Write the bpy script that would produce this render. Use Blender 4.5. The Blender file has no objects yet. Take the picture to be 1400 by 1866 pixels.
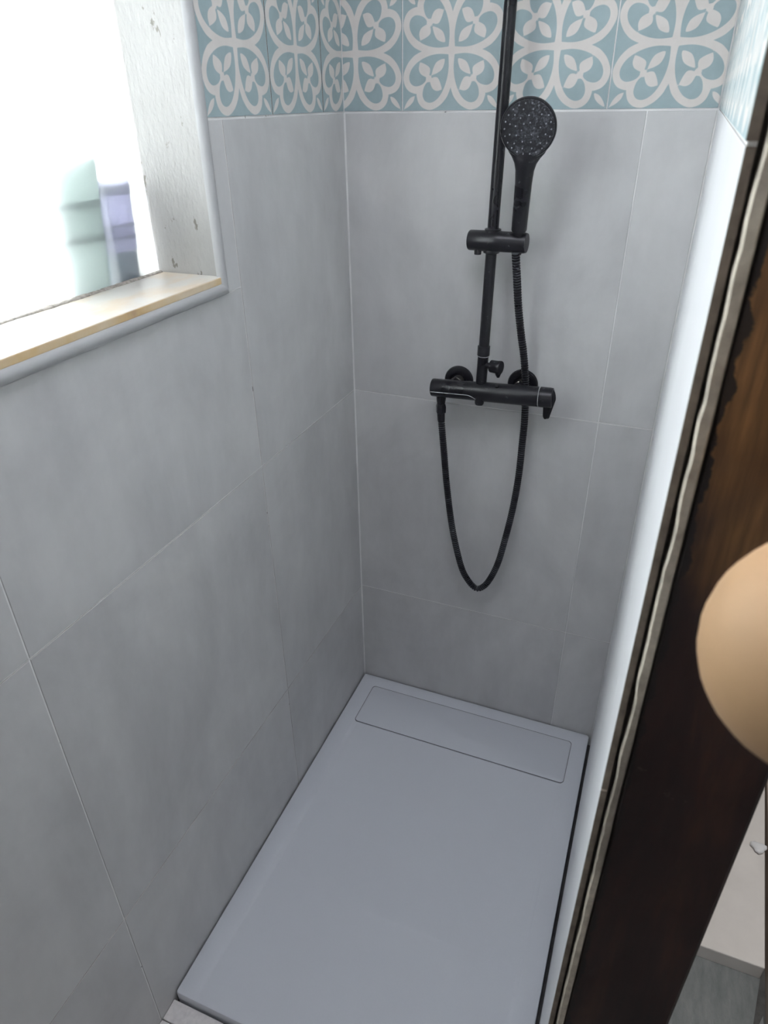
import bpy, math, random
from mathutils import Vector, Matrix

random.seed(7)
sc = bpy.context.scene
COL = sc.collection

# ------------------------------------------------------------------ camera
F_PX, IMG_W, IMG_H = 1262.66, 1400, 1866
R0 = Vector((0.9276677, 0.3731807, -0.0129902))      # image right
R1 = Vector((0.1804474, -0.4784773, -0.8593592))     # image down
R2 = Vector((-0.3269118, 0.7948557, -0.5112075))     # view direction
CAM = Vector((0.69998, -1.51605, 1.59505))
cd = bpy.data.cameras.new('camera')
cam = bpy.data.objects.new('camera', cd)
COL.objects.link(cam)
m = Matrix((R0, -R1, -R2)).transposed().to_4x4()
m.translation = CAM
cam.matrix_world = m
cd.sensor_fit = 'VERTICAL'
cd.sensor_height = 7.4
cd.sensor_width = 7.4 * IMG_W / IMG_H
cd.lens = F_PX / IMG_H * 7.4
cd.clip_start = 0.02
cd.dof.use_dof = True
cd.dof.focus_distance = 1.75
cd.dof.aperture_fstop = 2.4
sc.camera = cam

# ------------------------------------------------------------------ world (overcast daylight) and view
world = bpy.data.worlds.new('world')
sc.world = world
world.use_nodes = True
wn = world.node_tree.nodes
wl = world.node_tree.links
wn.clear()
w_out = wn.new('ShaderNodeOutputWorld')
w_bg = wn.new('ShaderNodeBackground')
w_tc = wn.new('ShaderNodeTexCoord')
w_sep = wn.new('ShaderNodeSeparateXYZ')
w_ramp = wn.new('ShaderNodeValToRGB')
w_map = wn.new('ShaderNodeMapRange')
w_map.inputs[1].default_value = -1.0
w_map.inputs[2].default_value = 1.0
wl.new(w_tc.outputs['Generated'], w_sep.inputs[0])
wl.new(w_sep.outputs['Z'], w_map.inputs[0])
wl.new(w_map.outputs[0], w_ramp.inputs[0])
wl.new(w_ramp.outputs[0], w_bg.inputs[0])
wl.new(w_bg.outputs[0], w_out.inputs[0])
cr = w_ramp.color_ramp
cr.elements[0].position = 0.44
cr.elements[0].color = (0.13, 0.14, 0.14, 1)     # ground
cr.elements[1].position = 0.56
cr.elements[1].color = (0.95, 0.98, 1.0, 1)      # overcast sky
w_bg.inputs[1].default_value = 11.5

# added unseen ceiling lamp that fills the shower with light
ld = bpy.data.lights.new('added_room_fill', 'AREA')
ld.shape = 'DISK'
ld.size = 0.7
ld.energy = 5.8
ld.color = (0.90, 0.905, 1.0)
lo = bpy.data.objects.new('added_room_fill', ld)
COL.objects.link(lo)
lo.location = (0.52, -1.05, 2.47)

# second added lamp, out of view, brightens the step past the wooden frame
ld2 = bpy.data.lights.new('added_side_fill', 'AREA')
ld2.shape = 'DISK'
ld2.size = 0.3
ld2.energy = 10.5
ld2.color = (1.0, 0.97, 0.94)
lo2 = bpy.data.objects.new('added_side_fill', ld2)
COL.objects.link(lo2)
lo2.location = (1.02, -0.75, 2.47)

sc.view_settings.view_transform = 'Standard'
sc.view_settings.look = 'None'
sc.view_settings.gamma = 1
sc.view_settings.exposure = 0.88
sc.view_settings.use_curve_mapping = False
sc.cycles.use_denoising = True
sc.cycles.diffuse_bounces = 8
sc.cycles.max_bounces = 14
sc.cycles.sample_clamp_indirect = 6.0


# ------------------------------------------------------------------ material helpers
def new_mat(name):
    mt = bpy.data.materials.new(name)
    mt.use_nodes = True
    nt = mt.node_tree
    b = nt.nodes['Principled BSDF']
    return mt, nt, b


def N(nt, kind, **kw):
    n = nt.nodes.new(kind)
    for k, v in kw.items():
        setattr(n, k, v)
    return n


def ramp(nt, src, stops):
    r = nt.nodes.new('ShaderNodeValToRGB')
    els = r.color_ramp.elements
    while len(els) < len(stops):
        els.new(0.5)
    for e, (p, c) in zip(els, stops):
        e.position = p
        e.color = (*c, 1) if len(c) == 3 else c
    nt.links.new(src, r.inputs[0])
    return r.outputs[0]


def noise(nt, scale, detail=4, rough=0.5, coord='world', stretch=(1, 1, 1), seed_by_object=False, dist=0.0):
    mp = nt.nodes.new('ShaderNodeMapping')
    mp.inputs['Scale'].default_value = stretch
    if coord == 'world':
        g = nt.nodes.new('ShaderNodeNewGeometry')
        src = g.outputs['Position']
    else:
        g = nt.nodes.new('ShaderNodeTexCoord')
        src = g.outputs['Object']
    nt.links.new(src, mp.inputs['Vector'])
    if seed_by_object:
        oi = nt.nodes.new('ShaderNodeObjectInfo')
        mul = N(nt, 'ShaderNodeVectorMath', operation='SCALE')
        mul.inputs[0].default_value = (13.1, 7.7, 5.3)
        nt.links.new(oi.outputs['Random'], mul.inputs['Scale'])
        nt.links.new(mul.outputs[0], mp.inputs['Location'])
    n = nt.nodes.new('ShaderNodeTexNoise')
    n.inputs['Scale'].default_value = scale
    n.inputs['Detail'].default_value = detail
    n.inputs['Roughness'].default_value = rough
    n.inputs['Distortion'].default_value = dist
    nt.links.new(mp.outputs[0], n.inputs['Vector'])
    return n.outputs['Fac']


def mix(nt, fac, a, b, blend='MIX'):
    n = nt.nodes.new('ShaderNodeMix')
    n.data_type = 'RGBA'
    n.blend_type = blend
    for sock, v in ((0, fac), (6, a), (7, b)):
        if isinstance(v, (int, float)):
            n.inputs[sock].default_value = v
        elif isinstance(v, tuple):
            n.inputs[sock].default_value = (*v, 1)
        else:
            nt.links.new(v, n.inputs[sock])
    return n.outputs[2]


def bump(nt, b, height, strength=0.2, dist=0.002):
    bp = nt.nodes.new('ShaderNodeBump')
    bp.inputs['Strength'].default_value = strength
    bp.inputs['Distance'].default_value = dist
    nt.links.new(height, bp.inputs['Height'])
    nt.links.new(bp.outputs[0], b.inputs['Normal'])


def simple(name, col, rough=0.5, metallic=0.0, var=0.0, scale=20, bump_s=0.0, spec=0.5, coord='world'):
    mt, nt, b = new_mat(name)
    b.inputs['Roughness'].default_value = rough
    b.inputs['Metallic'].default_value = metallic
    b.inputs['Specular IOR Level'].default_value = spec
    f = noise(nt, scale, 5, 0.6, coord)
    lo_ = tuple(max(0, c * (1 - var)) for c in col)
    hi_ = tuple(min(1, c * (1 + var)) for c in col)
    nt.links.new(ramp(nt, f, [(0.3, lo_), (0.7, hi_)]), b.inputs['Base Color'])
    if bump_s:
        bump(nt, b, f, bump_s)
    return mt


M = {}

# grey cement-look wall tile
mt, nt, b = new_mat('grey_tile_glaze')
f1 = noise(nt, 3.2, 6, 0.62, 'world', (1, 1, 0.8), True, 0.6)
f2 = noise(nt, 14, 5, 0.6, 'world', (1, 1, 0.35), True)
c1 = ramp(nt, f1, [(0.30, (0.455, 0.455, 0.46)), (0.5, (0.52, 0.52, 0.522)), (0.72, (0.585, 0.583, 0.58))])
c2 = ramp(nt, f2, [(0.32, (0.40, 0.40, 0.40)), (0.68, (0.6, 0.6, 0.6))])
nt.links.new(mix(nt, 0.30, c1, c2, 'OVERLAY'), b.inputs['Base Color'])
b.inputs['Roughness'].default_value = 0.42
b.inputs['Specular IOR Level'].default_value = 0.4
M['tile'] = mt

M['white_tile'] = simple('white_tile_glaze', (0.67, 0.675, 0.69), 0.35, var=0.03, scale=9)
M['gap_shade'] = simple('shaded_cover_gap', (0.16, 0.165, 0.18), 0.8, var=0.2, scale=60)  # dark tone paints in the shade of the cover groove
M['biscuit'] = simple('tile_biscuit_body', (0.155, 0.125, 0.10), 0.85, var=0.3, scale=60, bump_s=0.3)

# patterned cement tile: print driven by a signed distance stored on the mesh
mt, nt, b = new_mat('patterned_tile_glaze')
at = nt.nodes.new('ShaderNodeAttribute')
at.attribute_name = 'print_distance'
mr = nt.nodes.new('ShaderNodeMapRange')
mr.inputs[1].default_value = -0.006
mr.inputs[2].default_value = 0.006
nt.links.new(at.outputs['Fac'], mr.inputs[0])
fa = noise(nt, 24, 4, 0.6, 'world')
blue = ramp(nt, fa, [(0.3, (0.270, 0.352, 0.372)), (0.7, (0.325, 0.412, 0.435))])
cream = ramp(nt, fa, [(0.3, (0.615, 0.578, 0.545)), (0.7, (0.675, 0.640, 0.605))])
nt.links.new(mix(nt, mr.outputs[0], cream, blue), b.inputs['Base Color'])
b.inputs['Roughness'].default_value = 0.42
M['pattern'] = mt

# grout with small crumbled dark spots
mt, nt, b = new_mat('white_grout')
g1 = noise(nt, 30, 3, 0.6, 'world')
g2 = noise(nt, 11, 2, 0.5, 'world')
base = ramp(nt, g2, [(0.3, (0.64, 0.64, 0.64)), (0.7, (0.82, 0.82, 0.81))])
spots = ramp(nt, g1, [(0.67, (0, 0, 0)), (0.70, (1, 1, 1))])
nt.links.new(mix(nt, spots, base, (0.03, 0.03, 0.035)), b.inputs['Base Color'])
b.inputs['Roughness'].default_value = 0.8
M['grout'] = mt

M['paint'] = simple('wall_paint', (0.72, 0.72, 0.71), 0.7, var=0.04, scale=8)
M['cream_wall'] = simple('cream_plaster', (0.62, 0.54, 0.47), 0.75, var=0.1, scale=12)
M['ceiling'] = simple('ceiling_paint', (0.80, 0.80, 0.79), 0.8, var=0.03, scale=6)
M['dark_core'] = simple('partition_core', (0.07, 0.062, 0.054), 0.95, var=0.4, scale=70, bump_s=0.5)
M['subfloor'] = simple('subfloor_concrete', (0.10, 0.10, 0.10), 0.95, var=0.3, scale=40, bump_s=0.3)
M['mosaic'] = simple('floor_mosaic_stone', (0.72, 0.69, 0.685), 0.6, var=0.10, scale=90, bump_s=0.1)

# rough grey floor of the neighbouring room
mt, nt, b = new_mat('rough_grey_floor')
a1 = noise(nt, 22, 6, 0.65, 'world', (2.2, 0.7, 1))
nt.links.new(ramp(nt, a1, [(0.3, (0.17, 0.19, 0.195)), (0.7, (0.26, 0.275, 0.28))]), b.inputs['Base Color'])
b.inputs['Roughness'].default_value = 0.7
bump(nt, b, a1, 0.9, 0.01)
M['grey_floor'] = mt

# tray: white matt resin
M['tray'] = simple('tray_white_resin', (0.62, 0.642, 0.69), 0.45, var=0.012, scale=300, bump_s=0.02)

# black fittings with limescale specks
mt, nt, b = new_mat('matt_black_metal')
s1 = noise(nt, 95, 6, 0.7, 'object')
s2 = noise(nt, 18, 3, 0.5, 'object')
spk = ramp(nt, s1, [(0.62, (0, 0, 0)), (0.72, (1, 1, 1))])
base = ramp(nt, s2, [(0.3, (0.007, 0.007, 0.010)), (0.7, (0.013, 0.013, 0.017))])
mm = N(nt, 'ShaderNodeMath', operation='MULTIPLY')
mm.inputs[1].default_value = 0.35
nt.links.new(spk, mm.inputs[0])
nt.links.new(mix(nt, mm.outputs[0], base, (0.35, 0.36, 0.38)), b.inputs['Base Color'])
nt.links.new(ramp(nt, s2, [(0.3, (0.24,) * 3), (0.7, (0.40,) * 3)]), b.inputs['Roughness'])
b.inputs['Specular IOR Level'].default_value = 0.36
M['black'] = mt

mt, nt, b = new_mat('spray_face_scaled_black')
s1 = noise(nt, 120, 7, 0.75, 'object', dist=1.2)
s2 = noise(nt, 26, 3, 0.5, 'object')
spk = ramp(nt, s1, [(0.47, (0, 0, 0)), (0.66, (1, 1, 1))])
msk = ramp(nt, s2, [(0.40, (0, 0, 0)), (0.62, (0.55,) * 3)])
mm = N(nt, 'ShaderNodeMath', operation='MULTIPLY')
nt.links.new(spk, mm.inputs[0])
nt.links.new(msk, mm.inputs[1])
nt.links.new(mix(nt, mm.outputs[0], (0.014, 0.014, 0.018), (0.30, 0.32, 0.36)), b.inputs['Base Color'])
b.inputs['Roughness'].default_value = 0.4
M['spray'] = mt

M['nozzle'] = simple('nozzle_rubber', (0.20, 0.21, 0.23), 0.6, var=0.5, scale=120)
M['scale_line'] = simple('limescale_line', (0.45, 0.45, 0.46), 0.7, var=0.4, scale=150)
M['steel'] = simple('worn_brass_chrome', (0.32, 0.31, 0.29), 0.3, 0.9, var=0.3, scale=60)

# wet looking grey-black metal hose
mt, nt, b = new_mat('black_metal_hose')
hh = noise(nt, 22, 4, 0.6, 'world')
nt.links.new(ramp(nt, hh, [(0.38, (0.020, 0.021, 0.026)), (0.62, (0.115, 0.122, 0.135))]), b.inputs['Base Color'])
b.inputs['Roughness'].default_value = 0.3
b.inputs['Metallic'].default_value = 0.35
M['hose'] = mt

# chipped white paint of the window reveal
mt, nt, b = new_mat('chipped_white_paint')
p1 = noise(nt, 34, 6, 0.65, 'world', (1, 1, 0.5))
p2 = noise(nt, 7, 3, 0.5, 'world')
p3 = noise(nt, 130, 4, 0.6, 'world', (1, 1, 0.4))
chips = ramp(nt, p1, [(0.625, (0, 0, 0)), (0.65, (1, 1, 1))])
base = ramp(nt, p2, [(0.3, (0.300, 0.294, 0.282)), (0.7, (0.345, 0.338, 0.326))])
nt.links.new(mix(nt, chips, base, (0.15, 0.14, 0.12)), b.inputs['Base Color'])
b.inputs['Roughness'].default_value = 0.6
bump(nt, b, p3, 0.6, 0.002)
M['reveal'] = mt

# sill top: white paint worn to warm stone; front: varnished yellow-brown
mt, nt, b = new_mat('worn_sill_paint')
q1 = noise(nt, 9, 5, 0.6, 'world', (2, 1, 1))
q2 = noise(nt, 28, 5, 0.65, 'world')
base = ramp(nt, q1, [(0.40, (0.46, 0.385, 0.300)), (0.54, (0.45, 0.43, 0.395))])
ch = ramp(nt, q2, [(0.63, (0, 0, 0)), (0.69, (0.7, 0.7, 0.7))])
nt.links.new(mix(nt, ch, base, (0.50, 0.38, 0.27)), b.inputs['Base Color'])
b.inputs['Roughness'].default_value = 0.35
M['sill'] = mt
mt, nt, b = new_mat('amber_sill_edge')
q1 = noise(nt, 6, 5, 0.6, 'world')
nt.links.new(ramp(nt, q1, [(0.30, (0.30, 0.20, 0.16)), (0.43, (0.56, 0.40, 0.21)), (0.60, (0.62, 0.52, 0.38)), (0.72, (0.60, 0.36, 0.15))]), b.inputs['Base Color'])
b.inputs['Roughness'].default_value = 0.4
M['sill_edge'] = mt

M['trim'] = simple('white_glazed_trim', (0.42, 0.425, 0.43), 0.3, var=0.02, scale=10)
M['putty'] = simple('grey_old_putty', (0.27, 0.245, 0.22), 0.9, var=0.5, scale=120, bump_s=0.6)
mt, nt, b = new_mat('rough_cream_plaster')
l1 = noise(nt, 3.0, 3, 0.5, 'world')
l2 = noise(nt, 70, 5, 0.65, 'world')
ca = ramp(nt, l1, [(0.40, (0.26, 0.23, 0.20)), (0.55, (0.52, 0.475, 0.405))])
cb = ramp(nt, l2, [(0.3, (0.30, 0.29, 0.28)), (0.7, (0.66, 0.65, 0.63))])
nt.links.new(mix(nt, 0.6, ca, cb, 'OVERLAY'), b.inputs['Base Color'])
b.inputs['Roughness'].default_value = 0.9
bump(nt, b, l2, 0.7, 0.002)
M['plaster'] = mt

# frosted glass
mt, nt, b = new_mat('frosted_glass')
nt.nodes.remove(b)
out = nt.nodes['Material Output']
gl = nt.nodes.new('ShaderNodeBsdfGlass')
gl.inputs['Color'].default_value = (0.96, 0.98, 0.98, 1)
gl.inputs['Roughness'].default_value = 0.33
gl.inputs['IOR'].default_value = 1.45
tl = nt.nodes.new('ShaderNodeBsdfTranslucent')
tl.inputs['Color'].default_value = (0.95, 0.97, 0.97, 1)
ms = nt.nodes.new('ShaderNodeMixShader')
ms.inputs[0].default_value = 0.14
nt.links.new(gl.outputs[0], ms.inputs[1])
nt.links.new(tl.outputs[0], ms.inputs[2])
nt.links.new(ms.outputs[0], out.inputs['Surface'])
M['glass'] = mt

# dark stained wood with worn lighter patches, upper light painted in, plaster dust
mt, nt, b = new_mat('dark_stained_wood')
w1 = noise(nt, 7, 6, 0.6, 'world', (3.5, 3.5, 0.5), dist=0.8)
w2 = noise(nt, 120, 4, 0.6, 'world', (1.6, 1.6, 0.12))
w3 = noise(nt, 16, 6, 0.7, 'world', (1, 1, 1))
base = ramp(nt, w1, [(0.32, (0.012, 0.005, 0.005)), (0.52, (0.024, 0.010, 0.0085)), (0.75, (0.058, 0.025, 0.014))])
grain = ramp(nt, w2, [(0.3, (0.32, 0.32, 0.32)), (0.7, (0.62, 0.62, 0.62))])
col = mix(nt, 0.55, base, grain, 'OVERLAY')
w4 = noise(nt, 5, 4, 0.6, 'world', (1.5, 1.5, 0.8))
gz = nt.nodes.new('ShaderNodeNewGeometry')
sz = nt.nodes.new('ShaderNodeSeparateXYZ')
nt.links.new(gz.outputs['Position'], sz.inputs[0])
top_light = nt.nodes.new('ShaderNodeMapRange')
top_light.inputs[1].default_value = 1.05
top_light.inputs[2].default_value = 1.60
top_light.inputs[3].default_value = -0.22
top_light.inputs[4].default_value = 0.35
nt.links.new(sz.outputs['Z'], top_light.inputs[0])
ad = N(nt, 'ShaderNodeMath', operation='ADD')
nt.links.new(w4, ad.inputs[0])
nt.links.new(top_light.outputs[0], ad.inputs[1])
worn = ramp(nt, ad.outputs[0], [(0.50, (0, 0, 0)), (0.75, (1, 1, 1))])  # noise gives the wear, the height ramp paints in light from above
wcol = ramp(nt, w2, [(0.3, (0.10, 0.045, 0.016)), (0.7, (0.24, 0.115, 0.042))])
col = mix(nt, worn, col, wcol)  # worn patches together with the painted-in light from above
ex = nt.nodes.new('ShaderNodeMapRange')
ex.inputs[1].default_value = 0.737
ex.inputs[2].default_value = 0.750
ex.inputs[3].default_value = 0.30
ex.inputs[4].default_value = -0.35
nt.links.new(sz.outputs['X'], ex.inputs[0])
ad2 = N(nt, 'ShaderNodeMath', operation='ADD')
nt.links.new(noise(nt, 40, 4, 0.6, 'world'), ad2.inputs[0])
nt.links.new(ex.outputs[0], ad2.inputs[1])
col = mix(nt, ramp(nt, ad2.outputs[0], [(0.55, (0, 0, 0)), (0.62, (1, 1, 1))]), col, (0.008, 0.005, 0.005))
dust = ramp(nt, w3, [(0.655, (0, 0, 0)), (0.80, (0.55, 0.55, 0.55))])
nt.links.new(mix(nt, dust, col, (0.38, 0.33, 0.29)), b.inputs['Base Color'])
b.inputs['Roughness'].default_value = 0.42
bump(nt, b, w2, 0.15, 0.001)
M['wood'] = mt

M['knob'] = simple('pale_beech_knob', (0.285, 0.178, 0.098), 0.6, var=0.10, scale=14, spec=0.2)
M['green_pack'] = simple('pale_green_plastic', (0.50, 0.54, 0.525), 0.4, var=0.06, scale=20)
M['green_dark'] = simple('dark_green_print', (0.46, 0.52, 0.50), 0.4, var=0.1, scale=20)
M['lilac_pack'] = simple('lilac_plastic', (0.60, 0.59, 0.69), 0.4, var=0.04, scale=20)
M['lilac_dark'] = simple('purple_print', (0.44, 0.42, 0.56), 0.4, var=0.1, scale=20)
M['navy_cap'] = simple('slate_blue_cap', (0.38, 0.42, 0.50), 0.4, var=0.1, scale=20)
for k_ in ('green_pack', 'lilac_pack'):
    nt = M[k_].node_tree
    bs, out = nt.nodes['Principled BSDF'], nt.nodes['Material Output']
    tl = nt.nodes.new('ShaderNodeBsdfTranslucent')
    nt.links.new(bs.inputs['Base Color'].links[0].from_socket, tl.inputs['Color'])
    ms = nt.nodes.new('ShaderNodeMixShader')
    ms.inputs[0].default_value = 0.6
    nt.links.new(bs.outputs[0], ms.inputs[1])
    nt.links.new(tl.outputs[0], ms.inputs[2])
    nt.links.new(ms.outputs[0], out.inputs['Surface'])
M['slab'] = simple('white_painted_step', (0.76, 0.73, 0.71), 0.6, var=0.05, scale=10)
M['film'] = simple('white_plastic_film', (0.80, 0.81, 0.84), 0.15, var=0.03, scale=30)
M['fill_lamp_body'] = simple('added_lamp_body', (0.8, 0.8, 0.8), 0.4, var=0.02)


# ------------------------------------------------------------------ geometry helpers
class MB:
    def __init__(self):
        self.v, self.f, self.mi = [], [], []

    def add(self, verts, faces, mi=0):
        o = len(self.v)
        self.v += [tuple(p) for p in verts]
        self.f += [tuple(i + o for i in fc) for fc in faces]
        self.mi += [mi] * len(faces)

    def box(self, a, b_, mi=0):
        (x0, y0, z0), (x1, y1, z1) = a, b_
        self.add([(x0, y0, z0), (x1, y0, z0), (x1, y1, z0), (x0, y1, z0), (x0, y0, z1), (x1, y0, z1), (x1, y1, z1), (x0, y1, z1)],
                 [(0, 3, 2, 1), (4, 5, 6, 7), (0, 1, 5, 4), (1, 2, 6, 5), (2, 3, 7, 6), (3, 0, 4, 7)], mi)

    def lathe(self, prof, org, axis, seg=32, mi=0, cap=True, sx=1.0, ref=None):
        ax = Vector(axis).normalized()
        u = Vector(ref) if ref else (Vector((0, 0, 1)) if abs(ax.z) < 0.9 else Vector((1, 0, 0)))
        u = (u - ax * u.dot(ax)).normalized()
        w = ax.cross(u)
        org = Vector(org)
        vs, fs = [], []
        for r, t in prof:
            for k in range(seg):
                a = 2 * math.pi * k / seg
                vs.append(org + ax * t + (u * math.cos(a) + w * math.sin(a) * sx) * r)
        for i in range(len(prof) - 1):
            for k in range(seg):
                k2 = (k + 1) % seg
                fs.append((i * seg + k, i * seg + k2, (i + 1) * seg + k2, (i + 1) * seg + k))
        if cap:
            fs.append(tuple(reversed(range(seg))))
            fs.append(tuple(range((len(prof) - 1) * seg, len(prof) * seg)))
        self.add(vs, fs, mi)

    def tube(self, pts, radii, seg=14, mi=0, cap=True, flat=None):
        pts = [Vector(q) for q in pts]
        n = len(pts)
        if isinstance(radii, (int, float)):
            radii = [radii] * n
        t0 = (pts[1] - pts[0]).normalized()
        u = Vector(flat) if flat else (Vector((0, 1, 0)) if abs(t0.y) < 0.9 else Vector((1, 0, 0)))
        vs, fs = [], []
        for i in range(n):
            t = (pts[min(i + 1, n - 1)] - pts[max(i - 1, 0)]).normalized()
            u = (u - t * u.dot(t)).normalized()
            w = t.cross(u)
            r = radii[i]
            ru, rw = r if isinstance(r, tuple) else (r, r)
            for k in range(seg):
                a = 2 * math.pi * k / seg
                vs.append(pts[i] + u * math.cos(a) * ru + w * math.sin(a) * rw)
        for i in range(n - 1):
            for k in range(seg):
                k2 = (k + 1) % seg
                fs.append((i * seg + k, i * seg + k2, (i + 1) * seg + k2, (i + 1) * seg + k))
        if cap:
            fs.append(tuple(reversed(range(seg))))
            fs.append(tuple(range((n - 1) * seg, n * seg)))
        self.add(vs, fs, mi)

    def prism(self, poly, y0, y1, mi=0):
        """polygon in local x,z extruded along y"""
        n = len(poly)
        self.add([(x, y0, z) for x, z in poly] + [(x, y1, z) for x, z in poly],
                 [tuple(range(n)), tuple(reversed(range(n, 2 * n)))] +
                 [(i, i + n, (i + 1) % n + n, (i + 1) % n) for i in range(n)], mi)

    def mesh(self, name, mats, smooth=False):
        me = bpy.data.meshes.new(name)
        me.from_pydata(self.v, [], self.f)
        for mt_ in (mats if isinstance(mats, (list, tuple)) else [mats]):
            me.materials.append(mt_)
        me.polygons.foreach_set('material_index', self.mi)
        me.validate()
        import bmesh
        bm = bmesh.new()
        bm.from_mesh(me)
        bmesh.ops.recalc_face_normals(bm, faces=bm.faces)
        bm.to_mesh(me)
        bm.free()
        if smooth:
            me.polygons.foreach_set('use_smooth', [True] * len(me.polygons))
            me.set_sharp_from_angle(angle=math.radians(38))
        me.update()
        return me

    def build(self, name, mats, parent=None, smooth=False, bevel=0.0, loc=None, segs=2):
        ob = bpy.data.objects.new(name, self.mesh(name, mats, smooth))
        COL.objects.link(ob)
        if parent:
            ob.parent = parent
        if loc:
            ob.location = loc
        if bevel:
            bv = ob.modifiers.new('bevel', 'BEVEL')
            bv.width = bevel
            bv.segments = segs
            bv.limit_method = 'ANGLE'
            bv.angle_limit = math.radians(40)
        return ob


def tag(o, label=None, cat=None, group=None, kind=None):
    for k, v in (('label', label), ('category', cat), ('group', group), ('kind', kind)):
        if v:
            o[k] = v
    return o


def empty(name, label, cat, group=None, kind=None, loc=(0, 0, 0)):
    o = bpy.data.objects.new(name, None)
    o.empty_display_size = 0.05
    COL.objects.link(o)
    o.location = loc
    return tag(o, label, cat, group, kind)


def spline(pts, n, closed=False):
    pts = [Vector(q) for q in pts]
    L = len(pts)
    out_ = []
    cnt = L if closed else L - 1
    for i in range(cnt):
        if closed:
            a, b_, c, d = pts[(i - 1) % L], pts[i], pts[(i + 1) % L], pts[(i + 2) % L]
        else:
            a, b_, c, d = pts[max(i - 1, 0)], pts[i], pts[i + 1], pts[min(i + 2, L - 1)]
        for k in range(n):
            t = k / n
            out_.append(0.5 * ((2 * b_) + (c - a) * t + (2 * a - 5 * b_ + 4 * c - d) * t * t + (3 * b_ - a - 3 * c + d) * t ** 3))
    if not closed:
        out_.append(pts[-1])
    return out_


# ------------------------------------------------------------------ layout
W = 0.7203                      # inner width of the shower
H2, H1, H0 = 0.3502, 0.9643, 1.5744      # horizontal joints
HP, HTOP = 0.2, 2.5
YL1 = -0.4556                   # vertical joints of the left wall
XB = 0.6017                     # vertical joint of the back wall
YEND = -1.1                     # end of the right partition
FLOOR = -0.0445
G = 0.0012                      # half joint
REC = 0.0011                    # grout recess
WIN_Y0, WIN_Y1 = -0.5157, -1.5
WIN_Z0, WIN_Z1 = 1.347, 2.20
GX = -0.12                      # glass plane

# ------------------------------------------------------------------ setting: walls, floor, ceiling
def struct(name, mb, mat, label, cat, **kw):
    return tag(mb.build(name, mat, **kw), label, cat, kind='structure')

mb = MB()
mb.box((-0.30, REC, FLOOR - 0.05), (W + 0.11, 0.14, HTOP))
wall_back = struct('wall_back', mb, M['grout'], 'grey tiled back wall with the black shower fittings', 'wall')
mb = MB()
x0, x1 = -0.30, -REC
mb.box((x0, -3.2, FLOOR - 0.05), (x1, REC, WIN_Z0 - 0.03))
mb.box((x0, -3.2, WIN_Z1), (x1, REC, HTOP))
mb.box((x0, WIN_Y0 + 0.006, WIN_Z0 - 0.03), (x1, REC, WIN_Z1))
mb.box((x0, -3.2, WIN_Z0 - 0.03), (x1, WIN_Y1 - 0.006, WIN_Z1))
wall_left = struct('wall_left', mb, M['grout'], 'grey tiled left wall below and beside the frosted window', 'wall')
mb = MB()
mb.box((W + 0.0058, YEND + 0.012, FLOOR), (0.826, REC, HTOP))
wall_right = struct('wall_right', mb, M['dark_core'], 'narrow tiled partition on the right, ending at the wood frame', 'wall')
mb = MB()
mb.box((W + 0.0013, YEND + 0.006, FLOOR), (W + 0.0057, REC, HTOP))
mb.build('grout_bed', M['grout'], wall_right)
mb = MB()
mb.box((-0.3, -3.2, FLOOR - 0.05), (2.4, 0.14, FLOOR))
floor = struct('floor', mb, M['subfloor'], 'floor around the white tray, with small stone tiles in front', 'floor')
mb = MB()
mb.box((-0.3, -3.2, HTOP), (2.4, 0.14, HTOP + 0.08))
struct('ceiling', mb, M['ceiling'], 'plain white ceiling over the shower', 'ceiling')
mb = MB()
mb.box((-0.3, -3.3, FLOOR - 0.05), (2.4, -3.2, HTOP))
struct('wall_rear', mb, M['paint'], 'plain white wall behind the photographer', 'wall')
mb = MB()
mb.box((2.4, -3.3, FLOOR - 0.05), (2.5, 0.14, HTOP))
struct('wall_far', mb, M['paint'], 'plain white wall at the far right of the room', 'wall')
mb = MB()
mb.box((W + 0.11, 0.02, FLOOR - 0.05), (2.4, 0.14, HTOP))
struct('wall_side', mb, M['paint'], 'plain white wall behind the wood frame', 'wall')

# ------------------------------------------------------------------ wall tiles
WALLS = {'back': (wall_back, 0.0), 'left': (wall_left, math.pi / 2), 'right': (wall_right, -math.pi / 2)}


def wpos(wall, u, z):
    return {'back': (u, 0, z), 'left': (0, u, z), 'right': (W, -u, z)}[wall]


def tile(wall, u0, u1, z0, z1, thick=0.002):
    w, h = u1 - u0 - 2 * G, z1 - z0 - 2 * G
    mb_ = MB()
    c = 0.0006
    a, d = w / 2, h / 2
    vs = [(-a + c, 0, -d + c), (a - c, 0, -d + c), (a - c, 0, d - c), (-a + c, 0, d - c),
          (-a, c, -d), (a, c, -d), (a, c, d), (-a, c, d),
          (-a, thick, -d), (a, thick, -d), (a, thick, d), (-a, thick, d)]
    mb_.add(vs, [(0, 1, 2, 3), (0, 4, 5, 1), (1, 5, 6, 2), (2, 6, 7, 3), (3, 7, 4, 0)], 0)
    mb_.add(vs, [(4, 8, 9, 5), (5, 9, 10, 6), (6, 10, 11, 7), (7, 11, 8, 4), (8, 11, 10, 9)], 1)
    p_, rz = WALLS[wall]
    o = mb_.build('wall_tile', [M['white_tile' if wall == 'right' else 'tile'], M['biscuit']], p_)
    o.location = wpos(wall, (u0 + u1) / 2, (z0 + z1) / 2)
    o.rotation_euler = (0, 0, rz)
    return o


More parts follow.
